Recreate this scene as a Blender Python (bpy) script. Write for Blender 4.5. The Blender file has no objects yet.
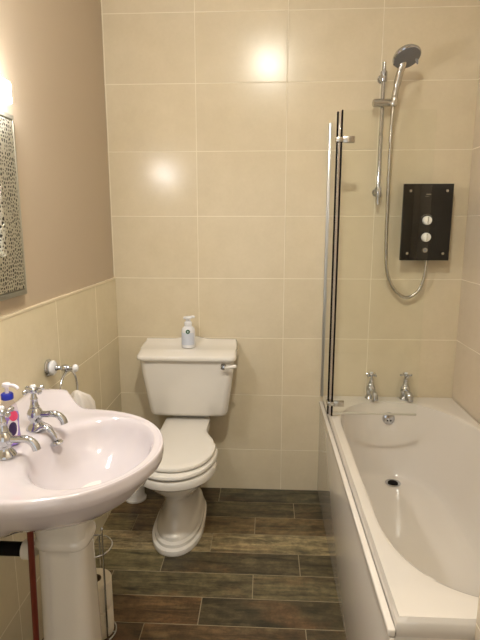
import bpy, bmesh, math, random
from mathutils import Vector, Matrix
random.seed(7)
SC = bpy.context.scene
COL = SC.collection
PI = math.pi
XL, XR, YB, YF, ZC = -0.7577, 0.9575, 2.5, -0.7, 2.70
ZE, TH, TW, V1 = 1.1411, 0.3042, 0.4275, -0.3353

# ------------------------------------------------------------------ materials
def s2l(c):
    return tuple(((v / 255) / 12.92 if v / 255 <= .04045 else ((v / 255 + .055) / 1.055) ** 2.4) for v in c)

def new_mat(name):
    m = bpy.data.materials.new(name); m.use_nodes = True
    nt = m.node_tree; nt.nodes.clear()
    out = nt.nodes.new('ShaderNodeOutputMaterial')
    b = nt.nodes.new('ShaderNodeBsdfPrincipled')
    nt.links.new(b.outputs[0], out.inputs[0])
    return m, nt, b, out

def N(nt, kind, **kw):
    n = nt.nodes.new(kind)
    for k, v in kw.items():
        if k == 'inp':
            for i, x in v.items():
                n.inputs[i].default_value = x
        else:
            setattr(n, k, v)
    return n

def math_node(nt, op, a, b=None, c=None):
    n = nt.nodes.new('ShaderNodeMath'); n.operation = op
    for i, v in enumerate((a, b, c)):
        if v is None: continue
        if hasattr(v, 'links'): nt.links.new(v, n.inputs[i])
        else: n.inputs[i].default_value = v
    return n.outputs[0]

def mixc(nt, fac, a, b, blend='MIX'):
    n = nt.nodes.new('ShaderNodeMix'); n.data_type = 'RGBA'; n.blend_type = blend
    for i, v in ((0, fac), (6, a), (7, b)):
        if hasattr(v, 'links'): nt.links.new(v, n.inputs[i])
        else: n.inputs[i].default_value = (tuple(v) + (1,)) if isinstance(v, tuple) and len(v) == 3 else v
    return n.outputs[2]

def plain(name, srgb, rough=.4, metal=0, coat=0, var=.03, scale=12, bump=0, spec=.5, sss=0):
    m, nt, b, out = new_mat(name)
    c = s2l(srgb)
    tc = N(nt, 'ShaderNodeTexCoord')
    no = N(nt, 'ShaderNodeTexNoise', inp={'Scale': scale, 'Detail': 4.0})
    nt.links.new(tc.outputs['Object'], no.inputs['Vector'])
    col = mixc(nt, no.outputs[0], tuple(v * (1 - var) for v in c), tuple(min(1, v * (1 + var)) for v in c))
    nt.links.new(col, b.inputs['Base Color'])
    b.inputs['Roughness'].default_value = rough
    b.inputs['Metallic'].default_value = metal
    b.inputs['Coat Weight'].default_value = coat
    b.inputs['Specular IOR Level'].default_value = spec
    if coat: b.inputs['Coat Roughness'].default_value = .05
    if sss:
        b.inputs['Subsurface Weight'].default_value = sss
        b.inputs['Subsurface Scale'].default_value = .01
    if bump:
        bp = N(nt, 'ShaderNodeBump', inp={'Strength': bump, 'Distance': .002})
        nt.links.new(no.outputs[0], bp.inputs['Height']); nt.links.new(bp.outputs[0], b.inputs['Normal'])
    return m

def tile_mat(name, axis, u0, srgb, grout, rough=.22):
    m, nt, b, out = new_mat(name)
    tc = N(nt, 'ShaderNodeTexCoord'); sp = N(nt, 'ShaderNodeSeparateXYZ')
    nt.links.new(tc.outputs['Object'], sp.inputs[0])
    u = math_node(nt, 'DIVIDE', math_node(nt, 'SUBTRACT', sp.outputs[axis], u0), TW)
    w = math_node(nt, 'DIVIDE', math_node(nt, 'SUBTRACT', sp.outputs['Z'], ZE), TH)
    def edge(v, size):
        f = math_node(nt, 'FRACT', v)
        return math_node(nt, 'MULTIPLY', math_node(nt, 'MINIMUM', f, math_node(nt, 'SUBTRACT', 1.0, f)), size)
    du, dw = edge(u, TW), edge(w, TH)
    if axis == 'X': du = math_node(nt, 'ADD', du, math_node(nt, 'GREATER_THAN', sp.outputs['X'], .9))
    d = math_node(nt, 'MINIMUM', du, dw)
    mr = N(nt, 'ShaderNodeMapRange', inp={'From Min': .0008, 'From Max': .0026, 'To Min': 1.0, 'To Max': 0.0})
    nt.links.new(d, mr.inputs[0]); mask = mr.outputs[0]
    cb = N(nt, 'ShaderNodeCombineXYZ')
    nt.links.new(math_node(nt, 'FLOOR', u), cb.inputs[0]); nt.links.new(math_node(nt, 'FLOOR', w), cb.inputs[1])
    wn = N(nt, 'ShaderNodeTexWhiteNoise'); nt.links.new(cb.outputs[0], wn.inputs['Vector'])
    n1 = N(nt, 'ShaderNodeTexNoise', inp={'Scale': 6.0, 'Detail': 6.0, 'Roughness': .65})
    n2 = N(nt, 'ShaderNodeTexNoise', inp={'Scale': 70.0, 'Detail': 3.0})
    nt.links.new(tc.outputs['Object'], n1.inputs['Vector']); nt.links.new(tc.outputs['Object'], n2.inputs['Vector'])
    c = s2l(srgb)
    cr = N(nt, 'ShaderNodeValToRGB')
    cr.color_ramp.elements[0].position = .3; cr.color_ramp.elements[1].position = .7
    cr.color_ramp.elements[0].color = (c[0] * .93, c[1] * .92, c[2] * .89, 1)
    cr.color_ramp.elements[1].color = (min(1, c[0] * 1.04), min(1, c[1] * 1.04), min(1, c[2] * 1.05), 1)
    mixn = math_node(nt, 'ADD', math_node(nt, 'MULTIPLY', n1.outputs[0], .8), math_node(nt, 'MULTIPLY', n2.outputs[0], .2))
    nt.links.new(mixn, cr.inputs[0])
    v = math_node(nt, 'ADD', .985, math_node(nt, 'MULTIPLY', wn.outputs['Value'], .03))
    hsv = N(nt, 'ShaderNodeHueSaturation'); nt.links.new(cr.outputs[0], hsv.inputs['Color']); nt.links.new(v, hsv.inputs['Value'])
    col = mixc(nt, mask, hsv.outputs[0], s2l(grout))
    nt.links.new(col, b.inputs['Base Color'])
    b.inputs['Specular IOR Level'].default_value = .42
    rr = math_node(nt, 'ADD', rough, math_node(nt, 'MULTIPLY', mask, .4)); nt.links.new(rr, b.inputs['Roughness'])
    bp = N(nt, 'ShaderNodeBump', inp={'Strength': .5, 'Distance': .0015})
    h = math_node(nt, 'SUBTRACT', math_node(nt, 'MULTIPLY', n2.outputs[0], .12), mask)
    nt.links.new(h, bp.inputs['Height']); nt.links.new(bp.outputs[0], b.inputs['Normal'])
    return m

def wood_mat():
    m, nt, b, out = new_mat('wood_look_planks')
    tc = N(nt, 'ShaderNodeTexCoord'); at = N(nt, 'ShaderNodeAttribute', attribute_name='plank')
    mp = N(nt, 'ShaderNodeMapping', inp={'Scale': (2.2, 16.0, 1.0)})
    off = N(nt, 'ShaderNodeVectorMath', operation='MULTIPLY_ADD')
    nt.links.new(at.outputs['Color'], off.inputs[0]); off.inputs[1].default_value = (37, 53, 11)
    nt.links.new(tc.outputs['Object'], off.inputs[2]); nt.links.new(off.outputs[0], mp.inputs[0])
    n1 = N(nt, 'ShaderNodeTexNoise', inp={'Scale': 2.0, 'Detail': 9.0, 'Roughness': .68, 'Distortion': .6})
    nt.links.new(mp.outputs[0], n1.inputs['Vector'])
    mp2 = N(nt, 'ShaderNodeMapping', inp={'Scale': (3.0, 6.0, 1.0)}); nt.links.new(off.outputs[0], mp2.inputs[0])
    n2 = N(nt, 'ShaderNodeTexNoise', inp={'Scale': 1.6, 'Detail': 5.0, 'Roughness': .6})
    nt.links.new(mp2.outputs[0], n2.inputs['Vector'])
    r1 = N(nt, 'ShaderNodeMapRange', inp={'From Min': .36, 'From Max': .64, 'To Min': .35, 'To Max': 1.9}); nt.links.new(n1.outputs[0], r1.inputs[0])
    sc = N(nt, 'ShaderNodeVectorMath', operation='SCALE'); nt.links.new(at.outputs['Color'], sc.inputs[0]); nt.links.new(r1.outputs[0], sc.inputs['Scale'])
    r2 = N(nt, 'ShaderNodeMapRange', inp={'From Min': .52, 'From Max': .72, 'To Min': 0.0, 'To Max': .45}); nt.links.new(n2.outputs[0], r2.inputs[0])
    rust = mixc(nt, r2.outputs[0], sc.outputs[0], s2l((128, 92, 60)))
    r3 = N(nt, 'ShaderNodeMapRange', inp={'From Min': .30, 'From Max': .44, 'To Min': .4, 'To Max': 0.0}); nt.links.new(n2.outputs[0], r3.inputs[0])
    col = mixc(nt, r3.outputs[0], rust, s2l((132, 118, 84)))
    nt.links.new(col, b.inputs['Base Color']); b.inputs['Roughness'].default_value = .42
    n5 = N(nt, 'ShaderNodeTexNoise', inp={'Scale': 26.0, 'Detail': 6.0, 'Roughness': .75}); nt.links.new(off.outputs[0], n5.inputs['Vector'])
    r5 = N(nt, 'ShaderNodeMapRange', inp={'From Min': .4, 'From Max': .62, 'To Min': .72, 'To Max': 1.3}); nt.links.new(n5.outputs[0], r5.inputs[0])
    s5 = N(nt, 'ShaderNodeVectorMath', operation='SCALE'); nt.links.new(col, s5.inputs[0]); nt.links.new(r5.outputs[0], s5.inputs['Scale'])
    nt.links.new(s5.outputs[0], b.inputs['Base Color'])
    bp = N(nt, 'ShaderNodeBump', inp={'Strength': .35, 'Distance': .001})
    nt.links.new(n1.outputs[0], bp.inputs['Height']); nt.links.new(bp.outputs[0], b.inputs['Normal'])
    return m

def glass_mat(name, tint, gl=.02):
    m, nt, b, out = new_mat(name); nt.nodes.remove(b)
    tr = N(nt, 'ShaderNodeBsdfTransparent', inp={'Color': tint + (1,)})
    gs = N(nt, 'ShaderNodeBsdfGlossy', inp={'Roughness': gl, 'Color': (1, 1, 1, 1)})
    fr = N(nt, 'ShaderNodeFresnel', inp={'IOR': 1.45})
    mx = N(nt, 'ShaderNodeMixShader')
    ge = N(nt, 'ShaderNodeNewGeometry')
    fac = math_node(nt, 'MULTIPLY', fr.outputs[0], math_node(nt, 'SUBTRACT', 1.0, ge.outputs['Backfacing']))
    nt.links.new(fac, mx.inputs[0]); nt.links.new(tr.outputs[0], mx.inputs[1]); nt.links.new(gs.outputs[0], mx.inputs[2])
    nt.links.new(mx.outputs[0], out.inputs[0])
    return m

def emit_mat(name, col, strength):
    m, nt, b, out = new_mat(name)
    b.inputs['Base Color'].default_value = (.9, .9, .9, 1)
    b.inputs['Emission Color'].default_value = col + (1,)
    b.inputs['Emission Strength'].default_value = strength
    return m

def frame_mat():
    m, nt, b, out = new_mat('pierced_silver')
    tc = N(nt, 'ShaderNodeTexCoord')
    mp = N(nt, 'ShaderNodeMapping', inp={'Scale': (1, 1, 1)}); nt.links.new(tc.outputs['Object'], mp.inputs[0])
    vo = N(nt, 'ShaderNodeTexVoronoi', feature='F1', inp={'Scale': 88.0, 'Randomness': .75}); nt.links.new(mp.outputs[0], vo.inputs['Vector'])
    v2 = N(nt, 'ShaderNodeTexVoronoi', feature='DISTANCE_TO_EDGE', inp={'Scale': 88.0, 'Randomness': .75}); nt.links.new(mp.outputs[0], v2.inputs['Vector'])
    r = N(nt, 'ShaderNodeMapRange', inp={'From Min': .14, 'From Max': .24, 'To Min': 0.0, 'To Max': 1.0}); nt.links.new(v2.outputs['Distance'], r.inputs[0])
    col = mixc(nt, r.outputs[0], s2l((182, 178, 160)), s2l((52, 47, 38)))
    nt.links.new(col, b.inputs['Base Color'])
    b.inputs['Metallic'].default_value = .55; b.inputs['Roughness'].default_value = .38
    bp = N(nt, 'ShaderNodeBump', inp={'Strength': .8, 'Distance': .003})
    h = math_node(nt, 'SUBTRACT', math_node(nt, 'MINIMUM', v2.outputs['Distance'], .2), r.outputs[0])
    nt.links.new(h, bp.inputs['Height']); nt.links.new(bp.outputs[0], b.inputs['Normal'])
    return m

M = {}
M['tile_b'] = tile_mat('back_wall_tile', 'X', V1, (213, 200, 172), (228, 218, 195))
M['tile_l'] = tile_mat('left_wall_tile', 'Y', 2.191, (222, 211, 182), (236, 227, 204))
M['tile_r'] = tile_mat('right_wall_tile', 'Y', 2.08, (216, 202, 181), (232, 222, 204))
M['paint'] = plain('taupe_paint', (188, 172, 150), .55, var=.02, scale=3, bump=.05)
M['white_paint'] = plain('ceiling_paint', (236, 230, 220), .7, var=.01)
M['trim'] = plain('cream_trim', (226, 212, 184), .3)
M['wood'] = wood_mat()
M['grout'] = plain('floor_grout', (150, 138, 112), .8)
M['ceramic'] = plain('toilet_ceramic', (225, 220, 211), .12, coat=.6, var=.008)
M['basin'] = plain('basin_ceramic', (200, 192, 194), .1, coat=.6, var=.006)
M['seat'] = plain('toilet_seat_plastic', (226, 221, 212), .2, coat=.3, var=.008)
M['acrylic'] = plain('bath_acrylic', (219, 212, 202), .11, coat=.5, var=.008)
M['panel'] = plain('bath_panel_gloss', (227, 220, 210), .13, coat=.4, var=.01)
M['chrome'] = plain('chrome', (197, 200, 205), .08, metal=1, var=.02)
M['satin'] = plain('satin_chrome', (196, 193, 184), .25, metal=1, var=.02)
M['grey_face'] = plain('spray_face_grey', (120, 120, 122), .4, bump=.6, scale=160)
M['black'] = plain('black_rubber', (14, 11, 10), .75, spec=.15)
M['blackglass'] = plain('black_stone_panel', (20, 20, 18), .07, var=.5, scale=14, spec=.5)
M['knob'] = plain('knob_cream', (240, 238, 230), .3)
M['glass'] = glass_mat('screen_glass', (.985, .992, .98))
M['profile'] = plain('profile_silver', (190, 190, 186), .3, metal=.9)
M['seal'] = plain('clear_seal', (190, 184, 168), .3)
M['copper'] = plain('copper_painted', (112, 46, 30), .4, metal=.4, var=.15)
M['whiteplastic'] = plain('white_plastic', (228, 222, 208), .3)
M['soapwhite'] = plain('dispenser_white', (226, 226, 228), .25)
M['palelabel'] = plain('pale_blue_grey_label', (196, 202, 214), .4)
M['green'] = plain('green_disc', (52, 92, 58), .5)
M['purple'] = plain('lilac_liquid', (150, 128, 206), .12, coat=.8, sss=.3)
M['clearplastic'] = glass_mat('clear_bottle', (.90, .88, .93), .05)
M['pink'] = plain('pink_print', (214, 70, 110), .3)
M['darklabel'] = plain('dark_violet_print', (52, 30, 78), .3)
M['whitelabel'] = plain('white_print', (228, 222, 232), .3)
M['blue'] = plain('blue_collar', (26, 44, 170), .3)
M['towel'] = plain('white_towelling', (236, 230, 224), .9, bump=1, scale=300)
M['paper'] = plain('tissue_paper', (230, 222, 204), .9, bump=.3, scale=200)
M['card'] = plain('cardboard_core', (120, 98, 72), .9)
M['frame'] = frame_mat()
M['frame_plain'] = plain('brushed_silver', (150, 147, 132), .35, metal=.7, bump=.3, scale=200)
M['mirror'] = plain('mirror_silver', (235, 235, 235), .02, metal=1, var=0)
M['door'] = plain('door_paint', (232, 226, 214), .4)
M['dark'] = plain('dark_hole', (20, 17, 14), .6)
M['lampshade'] = emit_mat('lit_glass_shade', (1.0, .99, 1.02), 92)
M['ceilglow'] = emit_mat('lit_ceiling_diffuser', (1.0, .96, .85), 525)

# ------------------------------------------------------------------ mesh helpers
def finish(name, bm, mat, parent=None, base=None, smooth=True, ang=40, mats=None):
    bmesh.ops.remove_doubles(bm, verts=bm.verts, dist=1e-6)
    bmesh.ops.recalc_face_normals(bm, faces=bm.faces)
    me = bpy.data.meshes.new(name); bm.to_mesh(me); bm.free()
    if base is None:
        base = Vector(parent['_b']) if parent is not None else None
    if base is not None:
        me.transform(Matrix.Translation(-Vector(base)))
    for mm in (mats or [mat]): me.materials.append(mm)
    if smooth:
        me.polygons.foreach_set('use_smooth', [True] * len(me.polygons))
        me.set_sharp_from_angle(angle=math.radians(ang))
    o = bpy.data.objects.new(name, me); COL.objects.link(o)
    if parent is not None:
        o.parent = parent; o['_b'] = parent['_b']
    elif base is not None:
        o.location = base; o['_b'] = tuple(base)
    return o

def tag(o, label, cat, group=None):
    o['label'] = label; o['category'] = cat
    if group: o['group'] = group
    return o

def thing(name, label, cat, loc, group=None):
    o = bpy.data.objects.new(name, None); COL.objects.link(o)
    o.empty_display_size = .05; o.location = loc; o['_b'] = tuple(loc)
    return tag(o, label, cat, group)

def struct(name, bm, mat, parent=None, smooth=False, mats=None):
    o = finish(name, bm, mat, parent, base=None if parent is not None else (0, 0, 0), smooth=smooth, mats=mats)
    if parent is None: o['kind'] = 'structure'
    return o

def box(bm, x0, x1, y0, y1, z0, z1, bev=0, seg=2):
    r = bmesh.ops.create_cube(bm, size=1)
    vs = r['verts']
    for v in vs:
        v.co = Vector(((x0 + x1) / 2 + v.co.x * (x1 - x0), (y0 + y1) / 2 + v.co.y * (y1 - y0), (z0 + z1) / 2 + v.co.z * (z1 - z0)))
    if bev:
        es = list({e for v in vs for e in v.link_edges})
        bmesh.ops.bevel(bm, geom=es, offset=bev, segments=seg, affect='EDGES', profile=.5)
    return bm

def loft(bm, rings, cap0=True, cap1=True, closed=True):
    vr = [[bm.verts.new(p) for p in r] for r in rings]
    n = len(vr[0])
    for a, b in zip(vr[:-1], vr[1:]):
        for i in range(n if closed else n - 1):
            j = (i + 1) % n
            bm.faces.new((a[i], a[j], b[j], b[i]))
    if cap0: bm.faces.new(list(reversed(vr[0])))
    if cap1: bm.faces.new(vr[-1])
    return vr

def lathe(bm, prof, c=(0, 0, 0), seg=32, axis=(0, 0, 1), sx=1, sy=1):
    q = Vector((0, 0, 1)).rotation_difference(Vector(axis).normalized())
    rings = []
    for r, z in prof:
        r = max(r, 1e-4)
        rings.append([Vector(c) + q @ Vector((r * sx * math.cos(2 * PI * k / seg), r * sy * math.sin(2 * PI * k / seg), z)) for k in range(seg)])
    loft(bm, rings)
    return bm

def catmull(pts, n=8):
    P = [Vector(p) for p in pts]; P = [2 * P[0] - P[1]] + P + [2 * P[-1] - P[-2]]
    out = []
    for i in range(1, len(P) - 2):
        a, b, c, d = P[i - 1:i + 3]
        for k in range(n):
            t = k / n
            out.append(.5 * (2 * b + (c - a) * t + (2 * a - 5 * b + 4 * c - d) * t * t + (3 * b - a - 3 * c + d) * t ** 3))
    out.append(P[-2]); return out

def tube(bm, pts, rad, seg=12, closed=False):
    P = [Vector(p) for p in pts]; n = len(P)
    R = rad if isinstance(rad, (list, tuple)) else [rad] * n
    rings = []; up = None
    for i in range(n):
        if closed: t = (P[(i + 1) % n] - P[i - 1]).normalized()
        else: t = (P[min(i + 1, n - 1)] - P[max(i - 1, 0)]).normalized()
        if up is None:
            up = Vector((0, 0, 1)) if abs(t.z) < .9 else Vector((1, 0, 0))
        a = t.cross(up).normalized(); up = a.cross(t).normalized()
        rings.append([P[i] + (a * math.cos(2 * PI * k / seg) + up * math.sin(2 * PI * k / seg)) * R[i] for k in range(seg)])
    if closed:
        rings.append(rings[0])
        # close by matching first ring
        loft(bm, rings, False, False)
    else:
        loft(bm, rings)
    return bm

def interp(tab, x):
    if x <= tab[0][0]: return tab[0][1]
    for (a, b), (c, d) in zip(tab[:-1], tab[1:]):
        if x <= c:
            t = (x - a) / (c - a); return b + (d - b) * t
    return tab[-1][1]

def sstep(a, b, x):
    t = max(0, min(1, (x - a) / (b - a))); return t * t * (3 - 2 * t)

# ------------------------------------------------------------------ the room
bm = bmesh.new(); box(bm, XL - .25, XR + .25, YF - .2, YB + .25, -.2, -.0015); struct('floor', bm, M['grout'])
FLOOR = bpy.data.objects['floor']
bm = bmesh.new()
lay = bm.loops.layers.float_color.new('plank')
PC = {0: [(66, 56, 40), (62, 60, 50)], 1: [(92, 76, 52), (72, 66, 50)], 2: [(98, 88, 64), (92, 78, 56)], 3: [(128, 118, 96), (124, 115, 92)],
      4: [(98, 92, 70), (66, 60, 46), (70, 64, 48)], 5: [(80, 68, 48), (84, 78, 60)], 6: [(86, 68, 48), (62, 56, 42)], 7: [(72, 58, 42), (82, 66, 48), (64, 56, 42)]}
PL, PW = .576, .1362
for i in range(0, 24):
    y1 = YB - i * PW + .003; y0 = y1 - PW
    x = .345 - .192 * i
    while x > XL - .02: x -= PL
    j = 0
    while x < XR + .02:
        xa, xb = max(x, XL - .02), min(x + PL, XR + .02)
        cs = PC.get(i)
        c = cs[min(j, len(cs) - 1)] if cs else random.choice([(72, 60, 44), (90, 80, 58), (66, 60, 46), (84, 68, 48)])
        if xb - xa > .01:
            g = .0018
            vs = [bm.verts.new((xa + g, y0 + 1.4 * g, 0)), bm.verts.new((xb - g, y0 + 1.4 * g, 0)), bm.verts.new((xb - g, y1 - 1.4 * g, 0)), bm.verts.new((xa + g, y1 - 1.4 * g, 0))]
            f = bm.faces.new(vs); r = bmesh.ops.extrude_face_region(bm, geom=[f])
            for v in [e for e in r['geom'] if isinstance(e, bmesh.types.BMVert)]: v.co.z -= .004
            lin = s2l(c); lin = (lin[0] * .98, lin[1] * .91, lin[2] * .74); k = random.uniform(.95, 1.05)
            done = set()
            for v in vs:
                for ff in v.link_faces:
                    for lp in ff.loops: lp[lay] = (lin[0] * k, lin[1] * k, lin[2] * k, 1)
            for e in r['geom']:
                if isinstance(e, bmesh.types.BMFace):
                    for lp in e.loops: lp[lay] = (lin[0] * k, lin[1] * k, lin[2] * k, 1)
        x += PL; j += 1
struct('floor_planks', bm, M['wood'], FLOOR)
bm = bmesh.new(); box(bm, XL - .25, XR + .25, YF - .2, YB + .25, ZC, ZC + .15); struct('ceiling', bm, M['white_paint'])
bm = bmesh.new(); box(bm, XL - .25, XR + .25, YB, YB + .2, -.2, ZC); struct('wall_back', bm, M['tile_b'])
bm = bmesh.new(); box(bm, XL - .25, XL - .009, YF, YB, -.2, ZC); WL = struct('wall_left', bm, M['paint'])
bm = bmesh.new(); box(bm, XL - .012, XL, YF, YB, 0, ZE - .004); struct('tiled_dado', bm, M['tile_l'], WL)
bm = bmesh.new(); box(bm, XL - .0125, XL + .0025, YF, YB, ZE - .006, ZE + .002, .0015); struct('tile_edge_trim', bm, M['trim'], WL)
bm = bmesh.new(); box(bm, XR, XR + .2, YF, YB, -.2, ZC); struct('wall_right', bm, M['tile_r'])
bm = bmesh.new(); box(bm, .476, XR, YF, .9985, 0, ZC, 0); struct('wall_nib', bm, M['tile_r'])
DX0, DX1, DZ = -.62, .36, 2.05  # unseen doorway, added behind the camera to let world light in as fill
bm = bmesh.new(); box(bm, XL - .25, DX0, YF - .1, YF, -.2, ZC); box(bm, DX1, XR + .25, YF - .1, YF, -.2, ZC); box(bm, DX0, DX1, YF - .1, YF, DZ, ZC); struct('wall_front', bm, M['paint'])
bm = bmesh.new(); box(bm, DX0 - .06, DX0 + .02, YF - .115, YF + .015, 0, DZ, .004); box(bm, DX1 - .02, DX1 + .06, YF - .115, YF + .015, 0, DZ, .004); box(bm, DX0 - .06, DX1 + .06, YF - .115, YF + .015, DZ - .02, DZ + .06, .004)
struct('trim_1', bm, M['door'])

# ------------------------------------------------------------------ toilet
TX = -.374
def egg(cx, yf, yb, hw, z, n=56, p=2.0, nb=None, hwb=None):
    # closed outline: round front, squarer back. y from yf (front) to yb (back), widest at ym
    ym = yf + min(.21, (yb - yf) * .55); pts = []
    for k in range(n):
        a = 2 * PI * k / n
        ca, sa = math.cos(a), math.sin(a)
        e = 2 / p if sa < 0 else 2 / (nb or p)
        x = (abs(ca) ** e) * (1 if ca >= 0 else -1); y = abs(sa) ** e
        hh = hw
        if sa < 0: py = ym - y * (ym - yf)
        else:
            py = ym + y * (yb - ym)
            if hwb: hh = hw + (hwb - hw) * sstep(0, .55, y)
        pts.append((cx + hh * x, py, z))
    return pts
toilet = thing('toilet', 'cream white close-coupled toilet with closed lid and wide cistern against the back wall', 'toilet', (TX, 2.2, 0))
bm = bmesh.new()
R = []
for z, hw, yf, yb, dx in ((0, .117, 1.915, 2.40, -.020), (.010, .119, 1.911, 2.40, -.020), (.024, .117, 1.914, 2.40, -.020), (.030, .108, 1.928, 2.40, -.020), (.044, .107, 1.930, 2.40, -.020), (.052, .099, 1.943, 2.40, -.020), (.068, .097, 1.947, 2.40, -.020), (.080, .087, 1.964, 2.39, -.020),
                      (.12, .076, 1.982, 2.38, -.020), (.16, .072, 1.99, 2.37, -.018), (.20, .074, 1.985, 2.37, -.016), (.235, .085, 1.962, 2.37, -.012), (.27, .108, 1.925, 2.37, -.009), (.305, .135, 1.882, 2.38, -.008), (.335, .154, 1.852, 2.385, -.008), (.352, .163, 1.836, 2.385, -.008), (.357, .169, 1.827, 2.39, -.008), (.366, .178, 1.813, 2.40, -.008),
                      (.390, .180, 1.808, 2.41, -.008), (.400, .177, 1.813, 2.41, -.008), (.403, .168, 1.823, 2.405, -.008)):
    R.append(egg(TX + dx, yf, yb, hw, z, p=2.15, nb=3.2, hwb=min(hw, .122)))
loft(bm, R)
finish('bowl', bm, M['ceramic'], toilet)
bm = bmesh.new(); box(bm, TX - .095, TX + .095, 2.395, 2.478, .385, .4735, .012, 4)
finish('cistern_shelf', bm, M['ceramic'], toilet)
def lid_outline(k, z, hw, neck, yf, ym, y1, y2, yb):
    hw -= k; neck -= k; yf += k; yb -= k; c = TX - .008; pts = []
    for i in range(33):
        t = PI + PI * i / 32; e = 2 / 2.12
        ca, sa = math.cos(t), math.sin(t)
        pts.append((c + hw * abs(ca) ** e * (1 if ca >= 0 else -1), ym - (ym - yf) * abs(sa) ** e, z))
    side = []
    for i in range(1, 17):
        y = ym + (yb - .012 - ym) * i / 16
        x = hw + (neck - hw) * sstep(y1, y2, y) - (.012 * ((y - ym) / (y1 - ym)) ** 2 if y < y1 else .012 * (1 - sstep(y1, y2, y)))
        side.append((x, y))
    side += [(neck - .004, yb - .004), (neck - .013, yb)]
    pts += [(c + x, y, z) for x, y in side] + [(c - x, y, z) for x, y in reversed(side)]
    return pts
def seatshape(name, zs, *a):
    bm = bmesh.new(); loft(bm, [lid_outline(k, z, *a) for z, k in zs]); return finish(name, bm, M['seat'], toilet)
seatshape('seat', ((.4085, .012), (.4095, .004), (.413, .0005), (.419, 0), (.425, .003), (.427, .010)), .180, .112, 1.808, 2.05, 2.10, 2.25, 2.380)
seatshape('toilet_lid', ((.4315, .012), (.4325, .004), (.436, .001), (.441, 0), (.448, .003), (.4515, .010), (.4528, .03)), .172, .112, 1.835, 2.05, 2.09, 2.245, 2.392)
for s in (-1, 1):
    bm = bmesh.new(); lathe(bm, [(.007, -.018), (.008, -.015), (.008, .015), (.007, .018)], (TX - .008 + s * .075, 2.365, .4225), 20, (1, 0, 0))
    finish('hinge', bm, M['chrome'], toilet)
# cistern body: tapered loft of rounded rectangles
def rrect(cx, y0, y1, hw, z, r, n=8):
    pts = []
    for (sx, yy, a0) in ((1, y1, 0), (-1, y1, 90), (-1, y0, 180), (1, y0, 270)):
        for k in range(n + 1):
            a = math.radians(a0 + 90 * k / n)
            pts.append((cx + sx * (hw - r) + r * math.cos(a), (y1 - r if yy == y1 else y0 + r) + r * math.sin(a), z))
    return pts
bm = bmesh.new(); R = []
for z, hw, y0, rr in ((.474, .172, 2.345, .03), (.476, .183, 2.336, .03), (.482, .190, 2.330, .032), (.497, .1945, 2.325, .034), (.60, .209, 2.314, .034), (.70, .2225, 2.304, .032), (.772, .229, 2.30, .03)):
    R.append(rrect(TX, y0, 2.488, hw, z, rr))
loft(bm, R); finish('cistern', bm, M['ceramic'], toilet)
# cistern lid: lip, cove and a serpentine raised back
bm = bmesh.new(); R = []
for z, hw, y0, rr in ((.768, .228, 2.296, .028), (.769, .2365, 2.284, .028), (.774, .2385, 2.281, .028), (.785, .2385, 2.281, .028), (.790, .2375, 2.284, .028), (.794, .2350, 2.293, .028), (.799, .2335, 2.306, .028), (.804, .2325, 2.322, .028), (.808, .232, 2.342, .026), (.8105, .230, 2.36, .024), (.811, .22, 2.38, .02)):
    R.append(rrect(TX, y0, 2.497, hw, z, rr))
loft(bm, R)
nx = 60; sec = []
for i in range(nx + 1):
    u = -1 + 2 * i / nx; x = TX + u * .234
    h = .834 + .015 * (.5 + .5 * math.cos(PI * min(1, abs(u) / .42))) - .012 * sstep(.965, 1.0, abs(u))
    sec.append([(x, 2.36, .8105), (x, 2.40, .8135), (x, 2.43, .8185), (x, 2.455, min(h - .008, .827)), (x, 2.470, h - .0015), (x, 2.478, h), (x, 2.488, h), (x, 2.494, h - .005), (x, 2.494, .80), (x, 2.40, .80)])
loft(bm, sec); finish('cistern_lid', bm, M['ceramic'], toilet)
lev = None
bm = bmesh.new(); lathe(bm, [(.013, 0), (.014, .004), (.010, .009), (.007, .012), (.007, .024), (.010, .027), (.010, .034), (0, .036)], (-.196, 2.305, .742), 24, (0, -1, 0))
lev = finish('flush_lever', bm, M['chrome'], toilet)
bm = bmesh.new(); tube(bm, [(-.190, 2.276, .742), (-.175, 2.272, .744), (-.155, 2.270, .748), (-.138, 2.270, .751), (-.132, 2.270, .752)], [.006, .0065, .0085, .0095, .006], 14)
finish('lever_handle', bm, M['ceramic'], lev)

# white soap dispenser on the cistern
sd = thing('soap_dispenser', 'small white pump soap dispenser with round green emblem standing on the cistern lid', 'soap dispenser', (-.375, 2.388, .8136))
bx_, by_, bz_ = -.375, 2.388, .8136
bm = bmesh.new(); lathe(bm, [(.029, 0), (.033, .002), (.034, .008), (.0335, .07), (.0325, .086), (.029, .096), (.020, .104), (.014, .107), (.013, .109)], (bx_, by_, bz_), 36); finish('bottle', bm, M['soapwhite'], sd)
bm = bmesh.new(); rr_ = []
for z in (.016, .076):
    rr_.append([(bx_ + .0342 * math.sin(a), by_ - .0342 * math.cos(a), bz_ + z) for a in [math.radians(-62 + 124 * k / 20) for k in range(21)]])
for z in (.076, .016):
    rr_.append([(bx_ + .0332 * math.sin(a), by_ - .0332 * math.cos(a), bz_ + z) for a in [math.radians(-62 + 124 * k / 20) for k in range(21)]])
loft(bm, rr_ + [rr_[0]], False, False, closed=False); lab = finish('label', bm, M['palelabel'], sd)
bm = bmesh.new(); lathe(bm, [(.0105, 0), (.0105, .0014), (.0001, .0016)], (bx_ + .003, by_ - .0338, bz_ + .083), 28, (.1, -1, 0)); em = finish('emblem', bm, M['green'], lab)
em['label'] = 'round green emblem with a pale centre'
bm = bmesh.new(); lathe(bm, [(.0035, 0), (.0035, .0006), (0, .0007)], (bx_ + .0032, by_ - .0356, bz_ + .083), 16, (.1, -1, 0))
finish('emblem', bm, M['palelabel'], lab)
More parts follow.
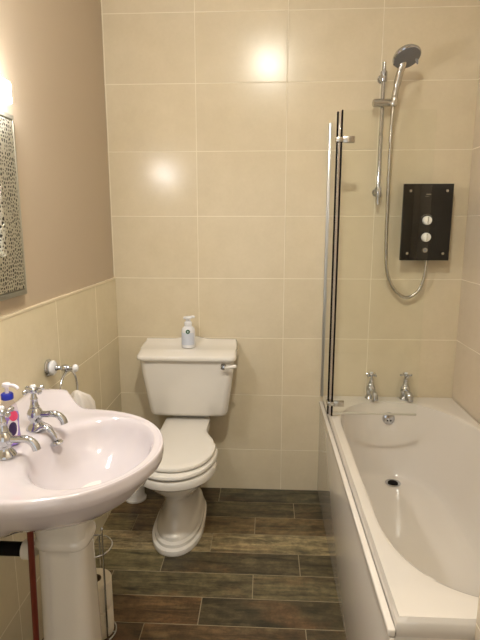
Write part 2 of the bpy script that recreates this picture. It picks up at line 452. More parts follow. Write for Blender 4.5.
bm = bmesh.new(); lathe(bm, [(.018, .106), (.019, .110), (.019, .122), (.017, .126), (.012, .128), (.012, .140), (.020, .142), (.022, .146), (.020, .151), (0, .153)], (bx_, by_, bz_), 28)
tube(bm, catmull([(bx_ - .022, by_ - .002, bz_ + .144), (bx_, by_, bz_ + .147), (bx_ + .024, by_ - .004, bz_ + .152), (bx_ + .032, by_ - .006, bz_ + .149)], 5), .0062, 12)
finish('pump', bm, M['soapwhite'], sd)

# ------------------------------------------------------------------ washbasin
BY = 1.195
basin = thing('washbasin', 'white scalloped pedestal washbasin with two chrome taps on the left wall', 'washbasin', (XL + .22, BY, 0))
OUT = [(.000, .335), (.060, .338), (.105, .336), (.130, .322), (.148, .298), (.170, .284), (.20, .277), (.24, .273), (.29, .262), (.34, .243), (.39, .212), (.43, .173), (.46, .130), (.480, .085), (.492, .040), (.4955, 0)]
half = catmull([(s, v, 0) for s, v in OUT], 5)
poly = [Vector((p.x, p.y)) for p in half] + [Vector((p.x, -p.y)) for p in reversed(half[:-1])]
IC = Vector((.314, 0))
def ray_out(a):
    d = Vector((math.cos(a), math.sin(a))); best = None
    segs = list(zip(poly[:-1], poly[1:])) + [(poly[-1], poly[0])]
    for p, q in segs:
        e = q - p; den = d.x * e.y - d.y * e.x
        if abs(den) < 1e-9: continue
        w = p - IC; t = (w.x * e.y - w.y * e.x) / den; u = (w.x * d.y - w.y * d.x) / den
        if t > 0 and -1e-6 <= u <= 1 + 1e-6: best = t if best is None else max(best, t)
    return IC + d * best
NB = 160
angs = []
for k in range(NB): angs.append(2 * PI * k / NB)
angs += [math.atan2(.335, -.314), math.atan2(-.335, -.314) % (2 * PI)]
angs = sorted(a % (2 * PI) for a in angs)
Oq = [ray_out(a) for a in angs]
Iq = [Vector((IC.x + .152 * math.cos(a) * (1 - .0), .205 * math.sin(a))) for a in angs]
def hgt(p):
    s, v = p.x, abs(p.y)
    b = .838 + .008 * (1 - sstep(.10, .22, s))
    side = sstep(.235, .315, v) * (1 - sstep(.115, .20, s)) * .036
    back = (1 - sstep(.012, .05, s)) * .034
    return b + max(side, back)
def W(p, z): return (XL + .001 + p.x, BY + p.y, z)
bm = bmesh.new(); R = []
PCn = Vector((.228, 0))
hO = [hgt(p) for p in Oq]
def under(k, zf, zabs=None, blend=0):
    r = []
    for p, h in zip(Oq, hO):
        q = PCn + (p - PCn) * k
        q.x = max(q.x, .0)
        r.append(W(q, (h - zf) * (1 - blend) + (zabs or 0) * blend))
    return r
R += [under(.28, 0, .675, 1), under(.40, 0, .685, 1), under(.56, 0, .700, 1), under(.72, 0, .724, 1), under(.85, 0, .755, 1), under(.925, 0, .790, 1), under(.945, .043, .806, .6), under(.965, .040, .809, .3),
      under(.985, .036), under(.996, .028), under(1.0, .016), under(.996, .006)]
def top(t, dz=0):
    r = []
    for o, i in zip(Oq, Iq):
        q = o.lerp(i, t); r.append(W(q, hgt(q) + dz))
    return r
R += [top(.045, 0), top(.12, .002), top(.22, .002), top(.35, .0), top(.5, 0), top(.65, 0), top(.8, 0), top(.9, -.0005), top(.97, -.003)]
def bowl(k, z, cx=0):
    return [W(Vector((IC.x + cx + (p.x - IC.x) * k, p.y * k)), z) for p in Iq]
R += [bowl(.975, .829), bowl(.95, .815), bowl(.91, .797), bowl(.85, .776), bowl(.74, .752), bowl(.58, .730), bowl(.40, .712), bowl(.22, .707), bowl(.10, .705)]
loft(bm, R)
bas = finish('basin', bm, M['basin'], basin, ang=60)
bm = bmesh.new(); lathe(bm, [(.020, 0), (.021, .002), (.017, .003), (.012, .001), (0, .001)], (XL + IC.x + .001, BY, .7055), 28); finish('drain', bm, M['chrome'], basin)
# pedestal column
bm = bmesh.new(); R = []
for z, a, b in ((0, .108, .100), (.03, .108, .100), (.045, .094, .088), (.06, .091, .085), (.075, .082, .078), (.2, .0715, .066), (.4, .0675, .062), (.555, .065, .058), (.572, .0655, .058), (.577, .0715, .062), (.586, .0735, .064), (.595, .0715, .062), (.601, .068, .060), (.63, .072, .068), (.665, .080, .080), (.71, .088, .095)):
    ring = []
    for k in range(56):
        t = 2 * PI * k / 56; c, s = math.cos(t), math.sin(t); e = 2 / 3.6
        ring.append((XL + .228 + (abs(c) ** e) * (1 if c >= 0 else -1) * a, 1.195 + (abs(s) ** e) * (1 if s >= 0 else -1) * b, z))
    R.append(ring)
loft(bm, R); finish('pedestal', bm, M['ceramic'], basin)

def basin_tap(x, y, z, label):
    bm = bmesh.new()
    lathe(bm, [(.026, 0), (.027, .003), (.025, .008), (.019, .015), (.015, .021), (.015, .026), (.019, .031), (.0215, .040), (.0215, .048), (.018, .056), (.0125, .063), (.014, .066), (.0115, .070), (.009, .085), (.0105, .089), (.008, .093), (.0065, .104), (.0065, .108)], (x, y, z), 28)
    t = finish('tap', bm, M['chrome'], basin); t['label'] = label
    bm = bmesh.new(); P = catmull([(x + .014, y, z + .044), (x + .030, y, z + .044), (x + .050, y, z + .045), (x + .066, y, z + .041), (x + .077, y, z + .030), (x + .081, y, z + .018)], 6)
    tube(bm, P, [.0085 + .002 * (k / len(P)) for k in range(len(P))], 16)
    finish('spout', bm, M['chrome'], t)
    bm = bmesh.new(); lathe(bm, [(.008, -.009), (.012, -.005), (.013, 0), (.012, .005), (.008, .009), (0, .010)], (x, y, z + .113), 20)
    for k in range(4):
        a = PI / 4 + .25 + k * PI / 2; d = Vector((math.cos(a), math.sin(a), 0)); c = Vector((x, y, z + .113))
        tube(bm, [c + d * .008, c + d * .018, c + d * .022, c + d * .027, c + d * .031, c + d * .033], [.0045, .0038, .0055, .0075, .006, .002], 12)
    finish('cross_handle', bm, M['chrome'], t)
    bm = bmesh.new(); lathe(bm, [(.0085, 0), (.0085, .003), (.006, .006), (0, .007)], (x, y, z + .122), 20); finish('index_button', bm, M['soapwhite'], t)
    return t
basin_tap(-.634, 1.288, .846, 'chrome cross-head tap on the far side of the basin')
basin_tap(-.636, 1.122, .846, 'chrome cross-head tap on the near side of the basin')
# overflow plug with curved stay and its chain
pl = thing('basin_plug', 'curved chrome plug stay with thin ball chain on the washbasin below the far tap', 'plug', (-.59, 1.262, .845))
bm = bmesh.new()
P = catmull([(-.625, 1.262, .850), (-.605, 1.262, .862), (-.588, 1.262, .858), (-.574, 1.262, .842), (-.568, 1.262, .826)], 5)
tube(bm, P, .006, 12); finish('stay', bm, M['chrome'], pl)
bm = bmesh.new(); lathe(bm, [(.017, 0), (.018, .003), (.016, .007), (.006, .010), (0, .011)], (-.566, 1.262, .815), 24, (-.25, 0, 1)); finish('plug', bm, M['chrome'], pl)
bm = bmesh.new()
P = catmull([(-.628, 1.28, .886), (-.606, 1.275, .872), (-.585, 1.268, .866), (-.572, 1.262, .851)], 8)
for p in P: bmesh.ops.create_icosphere(bm, subdivisions=1, radius=.0014, matrix=Matrix.Translation(p))
tube(bm, P, .0006, 6)
me = finish('chain', bm, M['satin'], pl)

# purple pump bottle between the taps
px_, py_, pz_ = -.656, 1.192, .8465
pb = thing('hand_wash_bottle', 'clear plastic pump bottle of purple hand wash with blue collar between the basin taps', 'soap bottle', (px_, py_, pz_))
def oval(rx, ry, z): return [(px_ + rx * math.cos(2 * PI * k / 36), py_ + ry * math.sin(2 * PI * k / 36), pz_ + z) for k in range(36)]
bm = bmesh.new()
loft(bm, [oval(.018, .021, 0), oval(.022, .025, .003), oval(.023, .026, .02), oval(.0215, .024, .05), oval(.0235, .0265, .072), oval(.0225, .0255, .080)])
liq = finish('purple_liquid', bm, M['purple'], pb)
bm = bmesh.new()
loft(bm, [oval(.0225, .0255, .0805), oval(.0215, .0245, .092), oval(.019, .021, .104), oval(.014, .015, .114), oval(.011, .012, .118), oval(.011, .012, .122)])
finish('clear_shoulder', bm, M['clearplastic'], pb)
def patch(name, a0, a1, z0, z1, mat, off=.0012, parent=pb, ellipse=True):
    bm = bmesh.new(); n = 24
    am, zm, ha, hz = math.radians((a0 + a1) / 2), (z0 + z1) / 2, math.radians((a1 - a0) / 2), (z1 - z0) / 2
    def P(t, k, o):
        a = am + ha * math.cos(t) * k; z = zm + hz * math.sin(t) * k
        rx = interp([(0, .018), (.003, .022), (.02, .023), (.05, .0215), (.072, .0235), (.08, .0225), (.092, .0215), (.104, .019)], z) + o
        return (px_ + rx * math.cos(a), py_ + (rx + .003) * math.sin(a), pz_ + z)
    rings = [[P(2 * PI * k / n, f, o) for k in range(n)] for f, o in ((.02, off), (.35, off), (.7, off), (1, off), (1, -.001))]
    loft(bm, rings, True, False); return finish(name, bm, mat, parent)
lb = patch('label', -75, -5, .022, .078, M['whitelabel'], .0012); lb['label'] = 'oval white and dark violet label'
patch('label_print', -66, -18, .030, .066, M['darklabel'], .0022, lb)
patch('label_print', -58, -5, .068, .094, M['pink'], .002, lb)
bm = bmesh.new(); lathe(bm, [(.0145, 0), (.015, .002), (.015, .013), (.013, .016), (0, .016)], (px_, py_, pz_ + .121), 28); finish('collar', bm, M['blue'], pb)
bm = bmesh.new(); lathe(bm, [(.005, .136), (.005, .152), (.010, .154), (.011, .158), (.009, .163), (0, .164)], (px_, py_, pz_), 20)
tube(bm, catmull([(px_, py_, pz_ + .158), (px_ + .018, py_ - .004, pz_ + .159), (px_ + .030, py_ - .007, pz_ + .156), (px_ + .034, py_ - .008, pz_ + .151)], 5), .0042, 12)
finish('pump', bm, M['whitelabel'], pb)

# pipes under the basin
wp = thing('waste_pipe', 'black plastic waste pipe from the left wall to a white fitting under the washbasin', 'pipe', (XL, 1.185, .545))
bm = bmesh.new(); lathe(bm, [(.0185, .001), (.0185, .112)], (XL, 1.185, .545), 24, (1, 0, 0)); finish('pipe', bm, M['black'], wp)
bm = bmesh.new(); lathe(bm, [(.020, .1125), (.025, .114), (.026, .118), (.026, .134), (.022, .138), (.019, .140), (.018, .150), (0, .151)], (XL, 1.185, .545), 28, (1, 0, 0)); f = finish('pipe_fitting', bm, M['whiteplastic'], wp); f['label'] = 'white plastic compression fitting'
bm = bmesh.new(); tube(bm, [(-.590, 1.098, 0), (-.587, 1.098, .3), (-.580, 1.098, .55), (-.577, 1.098, .662)], .0078, 16)
tag(finish('supply_pipe', bm, M['copper'], base=(-.588, 1.098, 0)), 'reddish copper supply pipe rising from the floor beside the basin pedestal', 'pipe')

# ------------------------------------------------------------------ towel ring and towel
RY, RZ = 1.655, .914
tr = thing('towel_ring', 'chrome towel ring with white ceramic discs on the tiled left wall', 'towel ring', (XL, RY, RZ))
bm = bmesh.new(); lathe(bm, [(.030, .001), (.031, .005), (.027, .011), (.018, .014)], (XL, RY, RZ), 32, (1, 0, 0)); finish('back_plate', bm, M['chrome'], tr)
bm = bmesh.new(); lathe(bm, [(.020, .012), (.026, .016), (.0265, .023), (.021, .028), (.010, .030)], (XL, RY, RZ), 32, (1, 0, 0)); finish('ceramic_disc', bm, M['soapwhite'], tr)
bm = bmesh.new(); lathe(bm, [(.009, .028), (.011, .032), (.008, .038), (.0065, .048), (.011, .054), (.013, .062), (.011, .070), (.007, .080), (.009, .092)], (XL, RY, RZ), 28, (1, 0, 0)); finish('arm', bm, M['chrome'], tr)
bm = bmesh.new(); lathe(bm, [(.008, .091), (.0135, .095), (.0145, .101), (.010, .108), (0, .111)], (XL, RY, RZ), 28, (1, 0, 0)); finish('finial', bm, M['soapwhite'], tr)
RX = XL + .070
bm = bmesh.new(); tube(bm, [(RX, RY + .08 * math.sin(2 * PI * k / 48), RZ - .091 + .08 * math.cos(2 * PI * k / 48)) for k in range(48)], .0042, 12, closed=True); finish('ring', bm, M['chrome'], tr)
# towel draped through the lower right of the ring
bm = bmesh.new(); R = []
tz0 = RZ - .091 - .055
for i, (z, hy, hx, cy) in enumerate(((tz0 + .048, .004, .004, RY + .050), (tz0 + .044, .012, .012, RY + .050), (tz0 + .030, .026, .024, RY + .058), (tz0 + .005, .050, .036, RY + .080), (tz0 - .03, .070, .042, RY + .095), (tz0 - .10, .085, .040, RY + .10), (tz0 - .22, .095, .036, RY + .10), (tz0 - .30, .098, .034, RY + .10), (tz0 - .305, .094, .030, RY + .10))):
    ring = []
    for k in range(64):
        a = 2 * PI * k / 64
        w = 1 + .10 * math.sin(a * 7 + i * .25) * min(1, i / 3)
        ring.append((RX + .008 + hx * w * math.cos(a), cy + hy * w * math.sin(a), z))
    R.append(ring)
loft(bm, R); tag(finish('hand_towel', bm, M['towel'], base=(RX, RY + .08, tz0)), 'white hand towel hanging from the towel ring behind the washbasin', 'towel')

# ------------------------------------------------------------------ mirror and wall light
mr = thing('wall_mirror', 'rectangular mirror in a pierced silver patterned frame on the painted left wall', 'mirror', (XL - .008, 1.16, 1.19))
MY0, MY1, MZ0, MZ1 = .86, 1.528, 1.192, 1.722
bm = bmesh.new()
def fr(y_in, z_in, x): return [(x, MY0 + y_in, MZ0 + z_in), (x, MY1 - y_in, MZ0 + z_in), (x, MY1 - y_in, MZ1 - z_in), (x, MY0 + y_in, MZ1 - z_in)]
X0 = XL - .008
loft(bm, [fr(0, 0, X0), fr(0, 0, X0 + .018), fr(.004, .004, X0 + .022), fr(.016, .016, X0 + .026), fr(.020, .020, X0 + .020), fr(.020, .020, X0), fr(0, 0, X0)], False, False)
finish('frame', bm, M['frame_plain'], mr, smooth=False)
bm = bmesh.new()
loft(bm, [fr(.0205, .0205, X0), fr(.0205, .0205, X0 + .0235), fr(.024, .024, X0 + .025), fr(.125, .125, X0 + .030), fr(.134, .134, X0 + .026), fr(.136, .136, X0 + .012), fr(.136, .136, X0), fr(.0205, .0205, X0)], False, False)
finish('pierced_panel', bm, M['frame'], mr, smooth=False)
bm = bmesh.new(); box(bm, X0, X0 + .010, MY0 + .1365, MY1 - .1365, MZ0 + .1365, MZ1 - .1365); finish('mirror_glass', bm, M['mirror'], mr, smooth=False)
wl = thing('wall_light', 'lit white glass bar light on the left wall above the mirror', 'wall light', (XL - .008, 1.29, 1.76))
bm = bmesh.new(); box(bm, X0, X0 + .014, 1.19, 1.39, 1.742, 1.780, .004); finish('back_plate', bm, M['chrome'], wl)
bm = bmesh.new(); box(bm, X0 + .015, X0 + .062, 1.15, 1.445, 1.732, 1.790, .006, 3); finish('glass_shade', bm, M['lampshade'], wl)
cl = thing('ceiling_light', 'round flush lit ceiling light', 'ceiling light', (0.01, .66, ZC))
bm = bmesh.new(); lathe(bm, [(.078, -.002), (.082, -.006), (.082, -.022), (.074, -.024)], (.01, .66, ZC), 48); finish('rim', bm, M['chrome'], cl)
bm = bmesh.new(); lathe(bm, [(.070, -.0245), (.064, -.034), (.048, -.043), (.025, -.047), (0, -.048)], (.01, .66, ZC), 48); finish('diffuser', bm, M['ceilglow'], cl)

# ------------------------------------------------------------------ bath
bath = thing('bathtub', 'long white bathtub with glossy side panel along the right wall', 'bathtub', (.63, 1.75, 0))
BX0, BX1, BY0, BY1, RZ0 = .303, XR - .001, 1.000, YB - .001, .537
def tub_ring(t, z):
    # t: 0 rim opening .. 1 floor outline
    cx0, l0, r0, yn0, yf0 = .630, .288, .300, 1.062, 2.418
    cx1, l1, r1, yn1, yf1 = .610, .190, .185, 1.62, 2.352
    L = lambda a, b: a + (b - a) * t
    cx, l, r, yn, yf = L(cx0, cx1), L(l0, l1), L(r0, r1), L(yn0, yn1), L(yf0, yf1)
    bn = L(.36, .22); bf = L(.36, .20)
    pts = []; n = 24
    def q(sx, a0, a1, half, bb, yc, sy, p):
        o = []
        for k in range(n):
            a = a0 + (a1 - a0) * k / n; e = 2 / p
            o.append((cx + sx * half * abs(math.cos(a)) ** e, yc + sy * bb * abs(math.sin(a)) ** e, z))
        return o
    H = PI / 2
    pts += q(1, 0, H, r, bf * 1.25, yf - bf * 1.25, 1, 2.1)
    pts += q(-1, H, 0, l, bf, yf - bf, 1, 2.7)
    pts += [(cx - l, yf - bf - (yf - bf - yn - bn) * k / 10, z) for k in range(10)]
    pts += q(-1, 0, H, l, bn, yn + bn, -1, 2.4)
    pts += q(1, H, 0, r, bn, yn + bn, -1, 2.4)
    ya, yb = yn + bn, yf - bf * 1.25
    pts += [(cx + r, ya + (yb - ya) * k / 10, z) for k in range(10)]
    return pts
rim0 = tub_ring(0, RZ0)
def outer_of(p, ins, z):
    # project an opening point outwards on the rectangle
    cx, cy = (BX0 + BX1) / 2, (BY0 + BY1) / 2
    x0, x1, y0, y1 = BX0 + ins, BX1 - ins, BY0 + ins, BY1 - ins
    # straight middle goes sideways, ends map radially from end centres
    yc = min(max(p[1], y0 + .33), y1 - .33); d = Vector((p[0] - cx, p[1] - yc))
    ts = []
    if d.x > 1e-6: ts.append((x1 - cx) / d.x)
    if d.x < -1e-6: ts.append((x0 - cx) / d.x)
    if d.y > 1e-6: ts.append((y1 - yc) / d.y)
    if d.y < -1e-6: ts.append((y0 - yc) / d.y)
    t = min(ts); return [cx + d.x * t, yc + d.y * t, z]
def outer(ins, z):
    r = [outer_of(p, ins, z) for p in rim0]
    for X in (BX0 + ins, BX1 - ins):
        for Y in (BY0 + ins, BY1 - ins):
            i = min(range(len(r)), key=lambda k: (r[k][0] - X) ** 2 + (r[k][1] - Y) ** 2); r[i] = [X, Y, z]
    return r
bm = bmesh.new()
def lerp_ring(a, b, t, z): return [(p[0] + (q[0] - p[0]) * t, p[1] + (q[1] - p[1]) * t, z) for p, q in zip(a, b)]
oo = outer(.006, RZ0)
R = [outer(.016, .488), outer(.001, .488), outer(0, .490), outer(0, .522), outer(.0018, .5275), outer(.006, RZ0), lerp_ring(oo, rim0, .35, RZ0 + .0005), lerp_ring(oo, rim0, .7, RZ0), lerp_ring(oo, rim0, .93, RZ0 - .0005), [(p[0], p[1], RZ0 - .003) for p in rim0]]
for t, z in ((.018, .520), (.05, .505), (.14, .46), (.30, .38), (.48, .30), (.66, .235), (.80, .200), (.91, .182), (1.0, .174)): R.append(tub_ring(t, z))
fl = tub_ring(1, .17); c = (sum(p[0] for p in fl) / len(fl), 2.25)
for k in (.9, .6, .3, .06): R.append([(c[0] + (p[0] - c[0]) * k, c[1] + (p[1] - c[1]) * k, .168 + .003 * k) for p in fl])
loft(bm, R, False, True)
tub = finish('tub', bm, M['acrylic'], bath, ang=50)
bm = bmesh.new()
box(bm, .288, .3015, BY0, YB - .001, 0.001, .484, .003, 3)
box(bm, .284, .3020, BY0, YB - .001, .486, .506, .004, 3)
box(bm, .3025, .486, BY0 + .004, BY0 + .018, 0.001, .486, .002)
finish('side_panel', bm, M['panel'], bath)
# overflow + waste
bm = bmesh.new(); cO = Vector((.620, 2.404, .455)); nO = Vector((0, -1, .16)).normalized()
lathe(bm, [(.030, -.004), (.031, .0), (.029, .005), (.020, .009), (0, .010)], cO, 32, nO); ov = finish('overflow', bm, M['chrome'], bath)
bm = bmesh.new()
for s in (-1, 1): lathe(bm, [(.0045, .0), (.0045, .0015), (0, .0016)], cO + Vector((s * .008, 0, -.009)) + nO * .0095, 14, nO)
finish('overflow_hole', bm, M['dark'], ov)
bm = bmesh.new(); cD = Vector((.628, 2.285, .1705))
lathe(bm, [(.036, 0), (.037, .003), (.033, .0045), (.026, .002), (.024, .0015)], cD, 36); dr = finish('drain', bm, M['chrome'], bath)
bm = bmesh.new(); lathe(bm, [(.0235, .0005), (.0235, .0035), (.018, .005), (0, .0055)], cD, 28); finish('plug', bm, M['black'], dr)

def bath_tap(x, y, label, rot):
    z = RZ0 + .0005; bm = bmesh.new()
    lathe(bm, [(.028, 0), (.029, .003), (.027, .008), (.021, .015), (.019, .03), (.023, .038), (.024, .052), (.020, .064), (.014, .070), (.016, .074), (.012, .08), (.010, .098), (.012, .102), (.008, .106), (.007, .118)], (x, y, z), 28)
    t = finish('tap', bm, M['chrome'], bath); t['label'] = label
    bm = bmesh.new(); P = catmull([(x + .003, y - .012, z + .040), (x + .006, y - .030, z + .040), (x + .009, y - .046, z + .034), (x + .010, y - .054, z + .018), (x + .010, y - .055, z + .008)], 6)
    tube(bm, P, [.0145 + .003 * k / len(P) for k in range(len(P))], 16); finish('spout', bm, M['chrome'], t)
    bm = bmesh.new(); lathe(bm, [(.007, -.008), (.011, -.004), (.012, 0), (.011, .004), (.007, .008), (0, .009)], (x, y, z + .124), 20)
    for k in range(4):
        a = rot + k * PI / 2; d = Vector((math.cos(a), math.sin(a), 0)); c = Vector((x, y, z + .124))
        tube(bm, [c + d * .008, c + d * .018, c + d * .022, c + d * .027, c + d * .030, c + d * .032], [.004, .0035, .005, .0065, .005, .002], 12)
    finish('cross_handle', bm, M['chrome'], t)
    bm = bmesh.new(); lathe(bm, [(.0085, 0), (.0085, .003), (.006, .006), (0, .007)], (x, y, z + .132), 20); finish('index_button', bm, M['soapwhite'], t)
bath_tap(.538, 2.466, 'left chrome cross-head bath tap', .75)
bath_tap(.710, 2.466, 'right chrome cross-head bath tap', .1)

# ------------------------------------------------------------------ bath screen
SX, SY = .300, 2.21
scn = thing('bath_screen', 'frameless folding glass bath screen with black hinge seals at the tap end of the bath', 'shower screen', (SX, SY, RZ0))
def pane(bm, *a): box(bm, *a, .001, 1)
bm = bmesh.new(); box(bm, SX - .012, SX + .003, YB - .028, YB - .0005, .5395, 1.868, .002); finish('wall_profile', bm, M['profile'], scn)
bm = bmesh.new(); pane(bm, SX - .006, SX, 2.232, YB - .026, .541, 1.866); finish('glass_panel', bm, M['glass'], scn)['label'] = 'narrow glass panel fixed to the wall'
bm = bmesh.new(); pane(bm, SX + .014, .692, 2.205, 2.211, .557, 1.866); finish('glass_panel', bm, M['glass'], scn)['label'] = 'wide glass panel folded inwards'
bm = bmesh.new(); box(bm, SX - .009, SX - .002, 2.224, 2.234, .541, 1.866, .001); finish('hinge_seal', bm, M['black'], scn)
bm = bmesh.new(); box(bm, SX + .0065, SX + .013, 2.202, 2.214, .541, 1.868, .001); finish('hinge_seal', bm, M['black'], scn)
bm = bmesh.new(); box(bm, SX - .0015, SX + .006, 2.208, 2.228, .541, 1.866, .002); finish('hinge_strip', bm, M['clearplastic'], scn)
bm = bmesh.new(); box(bm, SX + .014, .692, 2.204, 2.212, .549, .5575, .001); finish('bottom_seal', bm, M['seal'], scn)
for z in (1.752, .600):
    bm = bmesh.new(); box(bm, SX + .016, SX + .064, 2.199, 2.2045, z - .013, z + .013, .002); box(bm, SX + .016, SX + .064, 2.2115, 2.217, z - .013, z + .013, .002)
    box(bm, SX - .013, SX + .018, 2.200, 2.2385, z - .010, z + .010, .003)
    finish('hinge_bracket', bm, M['satin'], scn)
    
# ------------------------------------------------------------------ shower
es = thing('electric_shower', 'black slab electric shower unit with two round white knobs on the tiled back wall', 'electric shower', (.745, 2.47, 1.24))
bm = bmesh.new(); box(bm, .655, .835, 2.432, YB - .0005, 1.262, 1.566, .004); finish('body', bm, M['black'], es)
bm = bmesh.new(); box(bm, .632, .858, 2.418, 2.4315, 1.239, 1.589, .0015, 2); finish('front_panel', bm, M['blackglass'], es)
for z in (1.424, 1.347):
    bm = bmesh.new(); c = (.745, 2.4175, z)
    lathe(bm, [(.0205, 0), (.0205, .012), (.019, .018), (.016, .020), (0, .0205)], c, 36, (0, -1, 0)); kn = finish('knob', bm, M['knob'], es)
    bm = bmesh.new(); box(bm, .7435, .7465, 2.3960, 2.3972, z - .016, z + .016); finish('pointer', bm, M['satin'], kn)
bm = bmesh.new(); lathe(bm, [(.0125, 0), (.0125, .004), (.011, .006), (.0, .006)], (.745, 2.4175, 1.287), 28, (0, -1, 0)); bt = finish('power_button', bm, M['satin'], es)
bm = bmesh.new(); lathe(bm, [(.0075, 0), (.0075, .002), (0, .002)], (.745, 2.4113, 1.287), 20, (0, -1, 0)); finish('button_centre', bm, M['grey_face'], bt)
for x in (.663, .828):
    for z in (1.272, 1.557):
        bm = bmesh.new(); lathe(bm, [(.0075, 0), (.0075, .003), (.006, .005), (0, .0055)], (x, 2.4175, z), 20, (0, -1, 0)); finish('screw_cap', bm, M['satin'], es)
bm = bmesh.new(); box(bm, .735, .757, 2.4172, 2.4178, 1.5405, 1.5435); box(bm, .730, .748, 2.4172, 2.4178, 1.532, 1.5332); finish('logo_print', bm, M['satin'], es)
bm = bmesh.new(); tube(bm, [(.745 + .0275 * math.cos(math.radians(20 + 140 * k / 16)), 2.4174, 1.424 + .0275 * math.sin(math.radians(20 + 140 * k / 16))) for k in range(17)], .0006, 6)
finish('dial_marking', bm, M['satin'], es)

sr = thing('shower_rail', 'slim vertical chrome shower riser rail on the tiled back wall', 'shower rail', (.522, 2.45, 1.49))
bm = bmesh.new(); tube(bm, [(.522, 2.450, 1.497), (.522, 2.450, 1.8), (.522, 2.450, 2.118)], .0088, 20); finish('rail', bm, M['chrome'], sr)
for z in (2.058, 1.555):
    bm = bmesh.new(); lathe(bm, [(.019, .001), (.019, .010), (.015, .014), (.015, .038)], (.522, YB, z), 28, (0, -1, 0)); lathe(bm, [(.0135, -.022), (.0155, -.018), (.0155, .018), (.0135, .022)], (.522, 2.45, z), 28); finish('wall_bracket', bm, M['chrome'], sr)
bm = bmesh.new(); lathe(bm, [(.012, -.052), (.017, -.048), (.018, -.03), (.018, .03), (.018, .048), (.014, .056), (.008, .058)], (.527, 2.435, 1.943), 28, (1, 0, 0)); sl = finish('slider', bm, M['satin'], sr)
bm = bmesh.new(); lathe(bm, [(.014, -.020), (.016, -.016), (.0155, .012), (.013, .018)], (.5625, 2.405, 1.943), 24, (.1, -.1, 1)); finish('handset_holder', bm, M['satin'], sl)

sh = thing('shower_head', 'round grey-faced chrome hand shower held at the top of the riser rail', 'shower head', (.577, 2.405, 1.925))
HC = Vector((.592, 2.345, 2.108)); hn = Vector((.16, -.47, -.86)).normalized()
bm = bmesh.new(); lathe(bm, [(.018, -.030), (.038, -.024), (.053, -.014), (.0595, -.004), (.0600, .004), (.056, .008)], HC, 44, hn); finish('head', bm, M['chrome'], sh)
bm = bmesh.new(); lathe(bm, [(.0555, .0075), (.0555, .0095), (.040, .0108), (0, .0112)], HC, 44, hn); finish('spray_face', bm, M['grey_face'], sh)
bm = bmesh.new(); tube(bm, catmull([(.5605, 2.409, 1.924), (.5625, 2.405, 1.95), (.565, 2.400, 1.975), (.571, 2.393, 2.02), (.577, 2.385, 2.055), (.583, 2.372, 2.088), HC - hn * .020], 5), [.0105] * 8 + [.0135] * 6 + [.0155] * 8 + [.017] * 9, 18); finish('handle', bm, M['satin'], sh)
bm = bmesh.new(); tube(bm, [HC + Vector((.034, -.030, -.020)), HC + Vector((.036, -.034, -.032)), HC + Vector((.037, -.036, -.040))], [.006, .005, .003], 10); finish('spray_lever', bm, M['grey_face'], sh)

bm = bmesh.new()
HP = catmull([(.5605, 2.409, 1.922), (.559, 2.41, 1.85), (.560, 2.42, 1.738), (.566, 2.44, 1.518), (.573, 2.452, 1.286), (.590, 2.458, 1.165), (.634, 2.460, 1.086), (.689, 2.460, 1.056), (.742, 2.46, 1.092), (.763, 2.458, 1.16), (.768, 2.458, 1.238), (.768, 2.458, 1.2615)], 22)
tube(bm, HP, [.0073 + (.0007 if k % 2 else 0) for k in range(len(HP))], 12)
tag(finish('shower_hose', bm, M['satin'], base=(.689, 2.46, 1.05)), 'flexible chrome shower hose looping from hand shower to black unit', 'hose')

# ------------------------------------------------------------------ toilet rolls and holder
HX, HY = -.575, 1.500
th = thing('toilet_roll_stand', 'thin chrome wire toilet roll stand with ring top on the floor beside the basin pedestal', 'toilet roll holder', (HX, HY, 0))
RD = (-.527, 1.459)
bm = bmesh.new(); tube(bm, [(HX + .062 * math.cos(2 * PI * k / 40), HY + .062 * math.sin(2 * PI * k / 40), .004) for k in range(40)], .0035, 10, closed=True)
tube(bm, [(HX - .06, HY, .004), (HX, HY, .004), (HX + .06, HY, .004)], .003, 10); tube(bm, [(HX, HY - .06, .004), (HX, HY, .004), (HX, HY + .06, .004)], .003, 10)
finish('base', bm, M['chrome'], th)
for (x, y) in (RD, (HX - .0455, HY - .0435), (HX, HY + .0630)):
    top_ = .425 if (x, y) == RD else .335
    bm = bmesh.new(); tube(bm, [(x, y, .005), (x, y, .2), (x, y, top_)], .0032, 10)
    if top_ > .4: bmesh.ops.create_uvsphere(bm, u_segments=16, v_segments=10, radius=.0055, matrix=Matrix.Translation((x, y, top_ + .003)))
    finish('upright_rod', bm, M['chrome'], th)
bm = bmesh.new(); tube(bm, [(HX + .063 * math.cos(2 * PI * k / 40), HY + .063 * math.sin(2 * PI * k / 40), .335) for k in range(40)], .003, 10, closed=True); finish('ring', bm, M['chrome'], th)
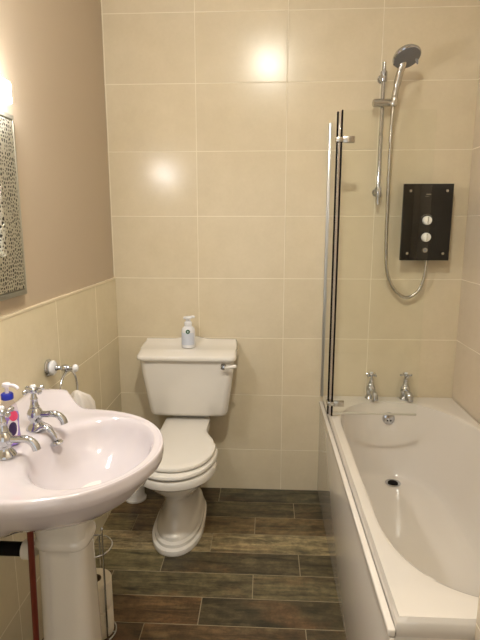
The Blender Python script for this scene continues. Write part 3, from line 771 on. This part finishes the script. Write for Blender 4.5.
def roll(z, label):
    t = thing('toilet_roll', label, 'toilet roll', (HX, HY, z), 'spare toilet rolls in the wire stand')
    bm = bmesh.new(); R = []
    for r, dz in ((.0215, .001), (.053, .0), (.0555, .003), (.0557, .05), (.0555, .099), (.053, .1015), (.0215, .1005), (.0215, .001)):
        R.append([(HX + r * math.cos(2 * PI * k / 48), HY + r * math.sin(2 * PI * k / 48), z + dz) for k in range(48)])
    loft(bm, R, False, False); finish('paper', bm, M['paper'], t)
    bm = bmesh.new(); R = []
    for r, dz in ((.0195, .001), (.0213, .001), (.0213, .1015), (.0195, .1015), (.0195, .001)):
        R.append([(HX + r * math.cos(2 * PI * k / 32), HY + r * math.sin(2 * PI * k / 32), z + dz) for k in range(32)])
    loft(bm, R, False, False); finish('core', bm, M['card'], t)
roll(.0085, 'lower white toilet roll in the wire stand beside the pedestal')
roll(.1115, 'upper white toilet roll in the wire stand with its hollow core showing')

# toilet brush pot by the back wall
tb = thing('toilet_brush_pot', 'white toilet brush pot on the floor between basin and toilet near the left wall', 'toilet brush holder', (-.665, 2.37, 0))
bm = bmesh.new(); lathe(bm, [(.050, .0), (.056, .003), (.056, .012), (.051, .016), (.048, .03), (.046, .10), (.050, .16), (.053, .165), (.050, .168), (.018, .172)], (-.665, 2.37, 0), 40); finish('pot', bm, M['ceramic'], tb)
bm = bmesh.new(); lathe(bm, [(.008, .172), (.006, .18), (.006, .33), (.010, .34), (.012, .35), (.008, .36), (0, .362)], (-.665, 2.37, 0), 20); finish('brush_handle', bm, M['chrome'], tb)

# ------------------------------------------------------------------ camera, world, colour
w = bpy.data.worlds.new('room_world'); SC.world = w; w.use_nodes = True
w.node_tree.nodes['Background'].inputs[0].default_value = (.98, 1, 1, 1); w.node_tree.nodes['Background'].inputs[1].default_value = 1.0  # soft fill entering through the added doorway
cd = bpy.data.cameras.new('camera'); cam = bpy.data.objects.new('camera', cd); COL.objects.link(cam)
pt, yw = math.radians(10.785), math.radians(2.914)
F = Vector((-math.sin(yw) * math.cos(pt), math.cos(yw) * math.cos(pt), -math.sin(pt)))
Rt = Vector((math.cos(yw), math.sin(yw), 0)); U = Rt.cross(F)
cam.matrix_world = Matrix(((Rt.x, U.x, -F.x, 0), (Rt.y, U.y, -F.y, 0), (Rt.z, U.z, -F.z, 1.4061), (0, 0, 0, 1)))
cd.sensor_fit = 'VERTICAL'; cd.sensor_height = 24; cd.lens = 24 * 502.22 / 640; cd.clip_start = .02
SC.camera = cam
vs = SC.view_settings; vs.view_transform = 'Standard'; vs.look = 'None'; vs.gamma = 1; vs.use_curve_mapping = False; vs.exposure = 0.08
for o in bpy.data.objects:
    if '_b' in o: del o['_b']
